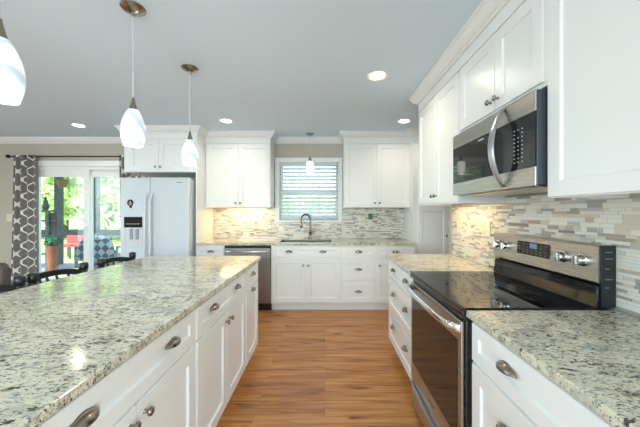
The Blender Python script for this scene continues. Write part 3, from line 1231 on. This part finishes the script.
# ------------------------------------------------------------------ microwave
MY0, MY1, MZ0, MZ1 = 1.207, 1.986, 1.441, 1.846
XM = .882
mw = thing('microwave', 'stainless over-the-range microwave with curved handle', 'microwave', (1.06, (MY0 + MY1) / 2, MZ0))
MB().box((XM + .0075, MY0, MZ0 + .004), (XR - .012, MY1, MZ1), .003).build('case', M['charcoal'], mw)
MB().box((XM + .04, MY0 + .03, MZ0 - .004), (XR - .03, MY1 - .03, MZ0 + .0035)).build('vent_grille', M['steel_y'], mw)
dr_ = MB().box((XM + .004, MY0 + .002, MZ0 + .002), (XM + .0072, MY1 - .001, MZ1 - .002), .003).build('front', M['blackplastic'], mw)
MB().box((XM, MY0 + .001, 1.757), (XM + .0073, MY1, MZ1), .002).build('top_band', M['steel_y'], dr_)
MB().box((XM, MY0 + .001, MZ0), (XM + .0073, MY1, 1.522), .002).build('bottom_band', M['steel_y'], dr_)
MB().box((XM + .001, MY0 + .004, 1.5225), (XM + .0038, MY1 - .002, 1.7565)).build('door_glass', M['microglass'], dr_)
hb = MB()
V = []
for k in range(25):
    t0 = k / 24
    z = 1.452 + (1.838 - 1.452) * t0
    off = .062 * math.sin(PI * t0) ** .75
    w = .014 + .011 * math.sin(PI * t0)
    V.append([hb.v((XM - .002 - off + .008 * math.cos(a), 1.42 + w * math.sin(a), z)) for a in [2 * PI * q / 12 for q in range(12)]])
for A, B in zip(V, V[1:]):
    for i in range(12):
        hb.face([A[i], A[(i + 1) % 12], B[(i + 1) % 12], B[i]])
hb.face(V[0][::-1])
hb.face(V[-1])
hb.build('handle', M['microbar'], dr_, smooth=60)
b = MB()
for j, y in enumerate((1.345, 1.318, 1.291)):
    for i in range(9):
        z = 1.555 + i * .0185
        if (j == 1 and i in (7,)):
            continue
        b.box((XM - .0001, y - .006, z), (XM + .0008, y + .0015, z + .004))
b.box((XM - .0001, 1.60, 1.735), (XM + .0008, 1.66, 1.741))
b.build('key_marking', M['mark'], dr_)

# ------------------------------------------------------------------ lamps
def recessed(label, x, y, power, grp='recessed ceiling lights'):
    t = thing('recessed_light', label, 'ceiling light', (x, y, H), grp)
    MB().lathe([(.058, -.001), (.075, -.001), (.085, -.006), (.085, -.0005 - .0), (.058, -.0005)][:4] + [(.058, -.0006), (.058, -.001)], (x, y, H), seg=32).build('trim_ring', M['trim'], t, smooth=40)
    MB().lathe([(0, -.003), (.060, -.003), (.060, -.0007), (0, -.0007)], (x, y, H), seg=32).build('lens', M['lens'], t)
    area('recessed_glow', (x, y, H - .012), (0, 0, 0), .11, .11, power, (1, .88, .70), 150, 'DISK')


recessed('recessed ceiling light over the aisle between island and range', .435, 2.41, 4)
recessed('recessed ceiling light in front of the cabinets left of the window', -1.24, 3.61, 3.2)
recessed('recessed ceiling light near the pantry in the far right corner', .99, 3.61, 3.0)
recessed('recessed ceiling light over the left side near the patio door', -3.25, 3.8, 2.5)

PX = -1.068


def pendant(x, y, label, group):
    t = thing('pendant_lamp', label, 'pendant lamp', (x, y, H), group)
    MB().lathe([(0, -.0005), (.063, -.0005), (.063, -.006), (.052, -.016), (.03, -.026), (.012, -.032), (.008, -.05), (0, -.05)], (x, y, H), seg=32).build('canopy', M['nickel'], t, smooth=40)
    MB().tube([(x, y, H - .045), (x, y, 1.963)], .0042, 8).build('cord', M['cord'], t, smooth=60)
    MB().lathe([(0, 1.965), (.006, 1.965), (.008, 1.95), (.014, 1.925), (.020, 1.903), (.021, 1.897), (0, 1.897)], (x, y, 0), seg=24).build('socket_cup', M['nickel'], t, smooth=40)
    pr = []
    z0, z1 = 1.698, 1.897
    for k in range(15):
        s = k / 14
        # egg: widest a little below the middle, open at the bottom
        r = .026 + (.061 - .026) * math.sin(min(1, (s / .62)) * PI / 2) ** .9 if s < .62 else .047 + (.061 - .047) * math.cos((s - .62) / .38 * PI / 2)
        pr.append((r, z1 - (z1 - z0) * s))
    inner = [(r - .004, z) for r, z in pr[::-1]]
    MB().lathe(pr + inner + [pr[0]], (x, y, 0), seg=32).build('glass_shade', M['shade'], t, smooth=60)
    bb = MB()
    bb.lathe([(0, 1.90), (.014, 1.90), (.016, 1.86), (.027, 1.825), (.029, 1.80), (.02, 1.775), (0, 1.768)], (x, y, 0), seg=18).build('bulb', M['bulb'], t, smooth=60)
    return t


p0 = pendant(PX, 1.604, 'swirled glass pendant over the island, middle of the row', 'island pendants')
for yy, lab in ((2.278, 'swirled glass pendant over the island in front of the refrigerator'), (.945, 'swirled glass pendant at the left edge, nearest the camera')):
    dup(p0, (PX, yy, H), .9 if yy > 2 else 2.2, lab)
for yy in (1.604, 2.278, .945):
    l = bpy.data.lights.new('pendant_glow', 'POINT')
    l.energy = 3
    l.color = (1, .96, .9)
    l.shadow_soft_size = .05
    o = bpy.data.objects.new('pendant_glow', l)
    o.location = (PX, yy, 1.64)
    C.objects.link(o)
# sink pendant
sx, sy = -.22, 4.2
t = thing('pendant_lamp', 'small frosted glass pendant in front of the sink window', 'pendant lamp', (sx, sy, H))
MB().lathe([(0, -.0005), (.06, -.0005), (.06, -.006), (.04, -.018), (.012, -.026), (0, -.026)], (sx, sy, H), seg=28).build('canopy', M['nickel'], t, smooth=40)
MB().tube([(sx, sy, H - .02), (sx, sy, 2.13)], .003, 8).build('cord', M['cord'], t, smooth=60)
MB().lathe([(0, 2.14), (.008, 2.14), (.01, 2.12), (.03, 2.075), (.032, 2.06), (0, 2.06)], (sx, sy, 0), seg=20).build('socket_cup', M['nickel'], t, smooth=40)
MB().lathe([(.03, 2.066), (.05, 2.04), (.052, 1.98), (.048, 1.92), (.038, 1.875), (.034, 1.875), (.044, 1.92), (.048, 1.98), (.046, 2.04), (.028, 2.062), (.03, 2.066)], (sx, sy, 0), seg=24).build('glass_shade', M['sinkshade'], t, smooth=50)

# ------------------------------------------------------------------ curtain and rod
rod = thing('curtain_rod', 'thin dark curtain rod over the patio door', 'curtain rod', (-3.85, YB - .08, 2.17))
MB().tube([(-4.80, YB - .075, 2.17), (-2.78, YB - .075, 2.17)], .0095, 10).build('pole', M['rod'], rod, smooth=60)
for x in (-4.815, -2.765):
    MB().lathe([(0, -.03), (.016, -.026), (.026, -.01), (.027, .008), (.018, .024), (0, .03)], (x, YB - .075, 2.17), axis=0, seg=16).build('finial', M['rod'], rod, smooth=60)
for x in (-4.5, -2.84):
    MB().tube([(x, YB - .075, 2.155), (x, YB - .035, 2.15), (x, YB - .001, 2.15)], .006, 8).build('bracket', M['rod'], rod)


def curtain(label, xa, xb, xa2, xb2, folds, ncol=1.0):
    b = MB()
    uvl = b.bm.loops.layers.uv.new('UVMap')
    n, mz = folds * 10, 24
    rows, uvs = [], []
    for j in range(mz + 1):
        s = j / mz
        z = 2.19 - s * (2.19 - .012)
        row, uu = [], []
        x0, x1 = xa + (xa2 - xa) * s, xb + (xb2 - xb) * s
        acc = 0
        last = None
        for i in range(n + 1):
            q = i / n
            x = x0 + (x1 - x0) * q
            y = YB - .082 + (.021 + .006 * math.sin(3 * q + 2 * s)) * math.sin(2 * PI * folds * q + .5 * math.sin(2 * s + q * 4))
            row.append((x, y, z))
            uu.append(q * ncol)
        rows.append(row)
        uvs.append(uu)
    V = [[b.v(p) for p in r] for r in rows]
    for j in range(mz):
        for i in range(n):
            f = b.face([V[j][i], V[j + 1][i], V[j + 1][i + 1], V[j][i + 1]])
            for lp, (jj, ii) in zip(f.loops, ((j, i), (j + 1, i), (j + 1, i + 1), (j, i + 1))):
                lp[uvl].uv = (uvs[jj][ii], (2.19 - rows[jj][ii][2]) / .25)
    o = b.build('curtain', M['curtain'], smooth=80, recalc=False)
    md = o.modifiers.new('thickness', 'SOLIDIFY')
    md.thickness = .0025
    return tag(o, label, 'curtain')


curtain('grey and white trellis curtain left of the patio door', -4.72, -4.385, -4.79, -4.35, 4, 2.3)
curtain('sliver of trellis curtain beside the refrigerator, right end of the rod', -3.12, -2.82, -3.10, -2.80, 4, 2.3)

# ------------------------------------------------------------------ stools and chair
def stool(x, y, label):
    t = thing('bar_stool', label, 'stool', (x, y, 0), 'black stools at the island')
    # local: back on -X side, faces +X
    for s in (-1, 1):
        py = y + s * .195
        MB().lathe([(.018, .60), (.019, .66), (.016, .70), (.021, .78), (.022, .86), (.026, .872), (.022, .882), (.028, .890), (.0295, .91), (.0285, .932), (.020, .94), (0, .9415)], (x - .195, py, 0), seg=16).build('back_post', M['black'], t, smooth=45)
        for sx_ in (-1, 1):
            MB().tube([(x + sx_ * .15, y + s * .14, .58), (x + sx_ * .18, y + s * .17, .3), (x + sx_ * .205, y + s * .19, 0.001)], [.02, .022, .016], 12).build('leg', M['black'], t, smooth=60)
    b = MB()
    V = []
    for k in range(17):
        q = -1 + 2 * k / 16
        yy = y + q * .188
        xx = x - .198 - .095 * (1 - q * q)
        zt = .912 - .03 * q ** 4
        zb = .872 - .035 * q ** 4
        V.append([b.v(p) for p in ((xx - .011, yy, zb), (xx + .011, yy, zb), (xx + .011, yy, zt), (xx - .011, yy, zt))])
    for A, B in zip(V, V[1:]):
        for i in range(4):
            b.face([A[i], A[(i + 1) % 4], B[(i + 1) % 4], B[i]])
    b.face(V[0])
    b.face(V[-1])
    b.build('crest_rail', M['black'], t, smooth=50)
    for k in range(5):
        q = -.66 + .33 * k
        MB().tube([(x - .17, y + q * .17, .605), (x - .198 - .095 * (1 - q * q), y + q * .188, .868)], .008, 8).build('spindle', M['black'], t, smooth=60)
    MB().prism(rounded(x - .21, y - .21, x + .21, y + .21, .09, ('ne', 'nw', 'sw', 'se')), .578, .605, bev=.008).build('seat', M['black'], t, smooth=40)
    b = MB()
    for s in (-1, 1):
        b.tube([(x - .19, y + s * .178, .2), (x + .19, y + s * .178, .2)], .011, 8)
        b.tube([(x + s * .185, y - .175, .26), (x + s * .185, y + .175, .26)], .011, 8)
    b.build('stretcher', M['black'], t, smooth=60)
    return t


st = stool(-1.66, 2.58, 'black wooden bar stool at the island, nearest the refrigerator')
dup(st, (-1.66, 2.02, 0), .0, 'black wooden bar stool in front of the patio door, middle of the three')
dup(st, (-1.66, 1.552, 0), .0, 'black wooden bar stool at the left edge of the photo, nearest the camera')

ch = thing('dining_chair', 'taupe upholstered chair back at the left edge behind the nearest stool', 'chair', (-2.92, 2.4, 0))
b = MB()
pr = []
for (cx, cz, a0) in ((-2.72, .845, 0), (-3.12, .845, 90)):
    for k in range(7):
        a = math.radians(a0 + 15 * k)
        pr.append((cx + .05 * math.cos(a), cz + .05 * math.sin(a)))
b.prism(pr + [(-3.17, .44), (-2.67, .44)], 2.38, 2.45, axis=1, bev=.015)
b.build('backrest', M['taupe'], ch, smooth=50)
MB().box((-3.17, 2.452, .37), (-2.67, 2.90, .48), .03).build('seat', M['taupe'], ch, smooth=50)
for xx in (-3.14, -2.70):
    for yy in (2.41, 2.87):
        MB().tube([(xx, yy, .44 if yy < 2.5 else .37), (xx, yy, .0008)], [.022, .015], 10).build('leg', M['black'], ch)

# ------------------------------------------------------------------ outside
tag(MB().box((-60, YB + .13, -.42), (40, 70, -.40)).build('lawn', M['lawn']), 'sunlit lawn outside the patio door', 'grass', kind='stuff')
pd = MB().box((-9.0, YB + .125, -.12), (-2.0, 7.6, -.03))
tag(pd.build('porch_floor', M['porch']), 'boarded porch floor outside the patio door', 'floor')
pf = thing('porch_frame', 'grey porch posts and rails framing the view of the yard', 'porch', (-6, 7.4, -.03))
for x, w in ((-6.85, .13), (-5.86, .10), (-8.9, .15), (-3.9, .15)):
    MB().box((x - w / 2, 7.35, -.03), (x + w / 2, 7.35 + w, 2.7)).build('post', M['post'], pf)
MB().box((-9, 7.30, .73), (-3.0, 7.345, .87)).build('rail', M['post'], pf)
MB().box((-9, 7.34, 2.7), (-3.0, 7.52, 2.9)).build('header', M['post'], pf)
rfp = MB().box((-9.2, YB + .13, 2.92), (-2.0, 7.8, 3.0))
tag(rfp.build('porch_roof', M['post']), 'roof over the porch outside the patio door', 'roof')

# patio chair with lattice cushion
pc = thing('patio_chair', 'round-backed patio chair with blue lattice cushion on the porch', 'chair', (-4.6, 5.9, -.03))
b = MB()
P = []
for i in range(19):
    a = PI * (-.05 + 1.1 * i / 18)
    row = []
    for j in range(9):
        s = j / 8
        row.append((-4.6 + (.40 - .06 * s) * math.cos(a), 5.75 + .05 + .38 * (1 - s) ** .5 * 0 + .12 * math.sin(a), .30 + (.58 * max(0, math.sin(a)) ** .6) * s + 0))
    P.append(row)
b.box((-4.95, 5.72, .25), (-4.25, 5.84, .62), .05)
pts = [(-4.6 + .36 * math.cos(PI * k / 16), .52 + .36 * math.sin(PI * k / 16)) for k in range(17)]
b2 = MB().prism([(-4.24, .34)] + pts + [(-4.96, .34)], 5.72, 5.84, axis=1, bev=.04)
b.bm.free()
b2.build('back_cushion', M['navy'], pc, smooth=60)
MB().box((-4.95, 5.86, .26), (-4.25, 6.4, .42), .04).build('seat_cushion', M['navy'], pc, smooth=60)
MB().box((-4.93, 5.74, .12), (-4.27, 6.38, .255), .02).build('base', M['fence'], pc)
for xx in (-4.88, -4.32):
    for yy in (5.79, 6.33):
        MB().box((xx - .025, yy - .025, -.0295), (xx + .025, yy + .025, .12)).build('leg', M['fence'], pc)
for s in (-1, 1):
    MB().tube([(-4.6 + s * .39, 5.78, .2), (-4.6 + s * .42, 5.8, .62), (-4.6 + s * .42, 6.35, .58), (-4.6 + s * .40, 6.36, .2)], .03, 10).build('arm', M['fence'], pc, smooth=60)

# tall planter tower, pot, terracotta pot
pt = thing('planter_tower', 'tall narrow dark stand on the porch, seen just right of the curtain', 'stand', (-6.37, 6.6, -.03))
b = MB()
for zz in (.35, .75, 1.1, 1.32):
    b.box((-6.48, 6.48, zz), (-6.26, 6.75, zz + .04))
b.build('shelf', M['darkwood'], pt)
for xx in (-6.465, -6.275):
    for yy in (6.5, 6.73):
        MB().box((xx - .03, yy - .015, -.0295), (xx + .03, yy + .015, 1.35)).build('upright', M['darkwood'], pt)
MB().box((-6.46, 6.735, .4), (-6.28, 6.75, 1.3)).build('back_panel', M['darkwood'], pt)
MB().lathe([(.03, 1.361), (.05, 1.37), (.06, 1.45), (.045, 1.55), (.02, 1.66), (0, 1.68)], (-6.40, 6.6, 0), seg=12).build('finial', M['darkwood'], pt, smooth=60)
pl = thing('potted_plant', 'leafy plant in a tall terracotta pot on the porch beside the wooden stand', 'plant', (-5.92, 6.25, -.03))
MB().lathe([(0, .0005), (.06, .0005), (.075, .3), (.10, .58), (.11, .62), (.095, .62), (.085, .56), (0, .55)], (-5.92, 6.25, -.03), seg=24).build('pot', M['terracotta'], pl, smooth=40)


def leaves(b, c, rad, n, size, r):
    for _ in range(n):
        d = Vector((r.gauss(0, 1), r.gauss(0, 1), r.gauss(0, 1))).normalized()
        p = Vector(c) + Vector((d.x * rad[0], d.y * rad[1], d.z * rad[2])) * (r.uniform(.35, 1) ** .5)
        p.z = max(p.z, .1)
        nn = Vector((r.gauss(0, 1), r.gauss(0, 1), r.gauss(0, 1) + .6)).normalized()
        u = nn.orthogonal().normalized()
        u.rotate(Matrix.Rotation(r.uniform(0, 6.28), 3, nn))
        w = nn.cross(u)
        s = size * r.uniform(.6, 1.3)
        vs = [b.v(p + u * s * a + w * s * bb + nn * s * cc) for a, bb, cc in ((-.6, 0, 0), (-.1, -.32, .06), (.65, 0, -.12), (-.1, .32, .06))]
        b.face(vs)


lr = random.Random(11)
b = MB()
leaves(b, (-5.92, 6.25, .68), (.13, .13, .11), 110, .09, lr)
b.build('foliage', M['potleaf'], pl, recalc=False)
b = MB() if False else None
# hanging basket
hx, hy, hz = -6.52, 7.15, 2.04
hbk = thing('hanging_basket', 'wooden hanging basket below the porch roof by the post', 'basket', (hx, hy, hz))
MB().lathe([(0, -.12), (.07, -.11), (.11, -.02), (.13, .08), (.11, .08), (0, .03)], (hx, hy, hz), seg=16).build('basket', M['basket'], hbk, smooth=40)
b = MB()
for k in range(3):
    a = 2 * PI * k / 3 + .4
    b.tube([(hx + .12 * math.cos(a), hy + .12 * math.sin(a), hz + .07), (hx, hy, hz + .45)], .006, 6)
b.tube([(hx, hy, hz + .44), (hx, hy, 2.9195)], .006, 6)
b.build('hanger', M['bark'], hbk)

# red chair out on the lawn
for (x, y, lab) in ((-9.6, 10.8, 'red garden chair on the lawn seen through the patio door, left one'), (-8.95, 10.9, 'red garden chair on the lawn seen through the patio door, right one')):
    t = thing('garden_chair', lab, 'chair', (x, y, -.4), 'red garden chairs')
    MB().box((x - .3, y + .22, .12), (x + .3, y + .32, .62), .04).build('backrest', M['red'], t)
    MB().box((x - .3, y - .3, .02), (x + .3, y + .21, .12), .03).build('seat', M['red'], t)
    for sx_ in (-.26, .26):
        for sy_ in (-.26, .26):
            MB().box((x + sx_ - .025, y + sy_ - .025, -.3995), (x + sx_ + .025, y + sy_ + .025, .02)).build('leg', M['post'], t)


def tree(x, y, h, r, label, n, seed):
    q = random.Random(seed)
    t = thing('tree', label, 'tree', (x, y, -.4), 'trees beyond the lawn')
    MB().tube([(x, y, -.3995), (x + .1, y, h * .4), (x, y + .1, h * .75)], [.22, .16, .08], 10).build('trunk', M['bark'], t, smooth=60)
    b = MB()
    leaves(b, (x, y, h * .62), (r, r, h * .42), n, .5, q)
    for k in range(6):
        a = k / 6 * 2 * PI
        leaves(b, (x + r * .7 * math.cos(a), y + r * .7 * math.sin(a), h * q.uniform(.18, .7)), (r * .5, r * .5, h * .2), n // 8, .42, q)
    b.build('foliage', M['leaf'], t, recalc=False)


k = 0
for (x, y, h, r) in ((-21.5, 18, 7.5, 3.2), (-17.2, 19, 6.0, 2.8), (-13.2, 17.5, 8.0, 3.0), (-10.2, 20, 6.8, 2.6), (-24.5, 23, 9.0, 3.5), (-18.5, 25, 8.5, 3.5), (-13.8, 25, 7.2, 3.4),
                     (-4.4, 22, 3.0, 1.8), (.3, 24, 2.6, 2.0)):
    tree(x, y, h, r, 'leafy green tree growing beyond the lawn', 1500, 40 + k)
    k += 1
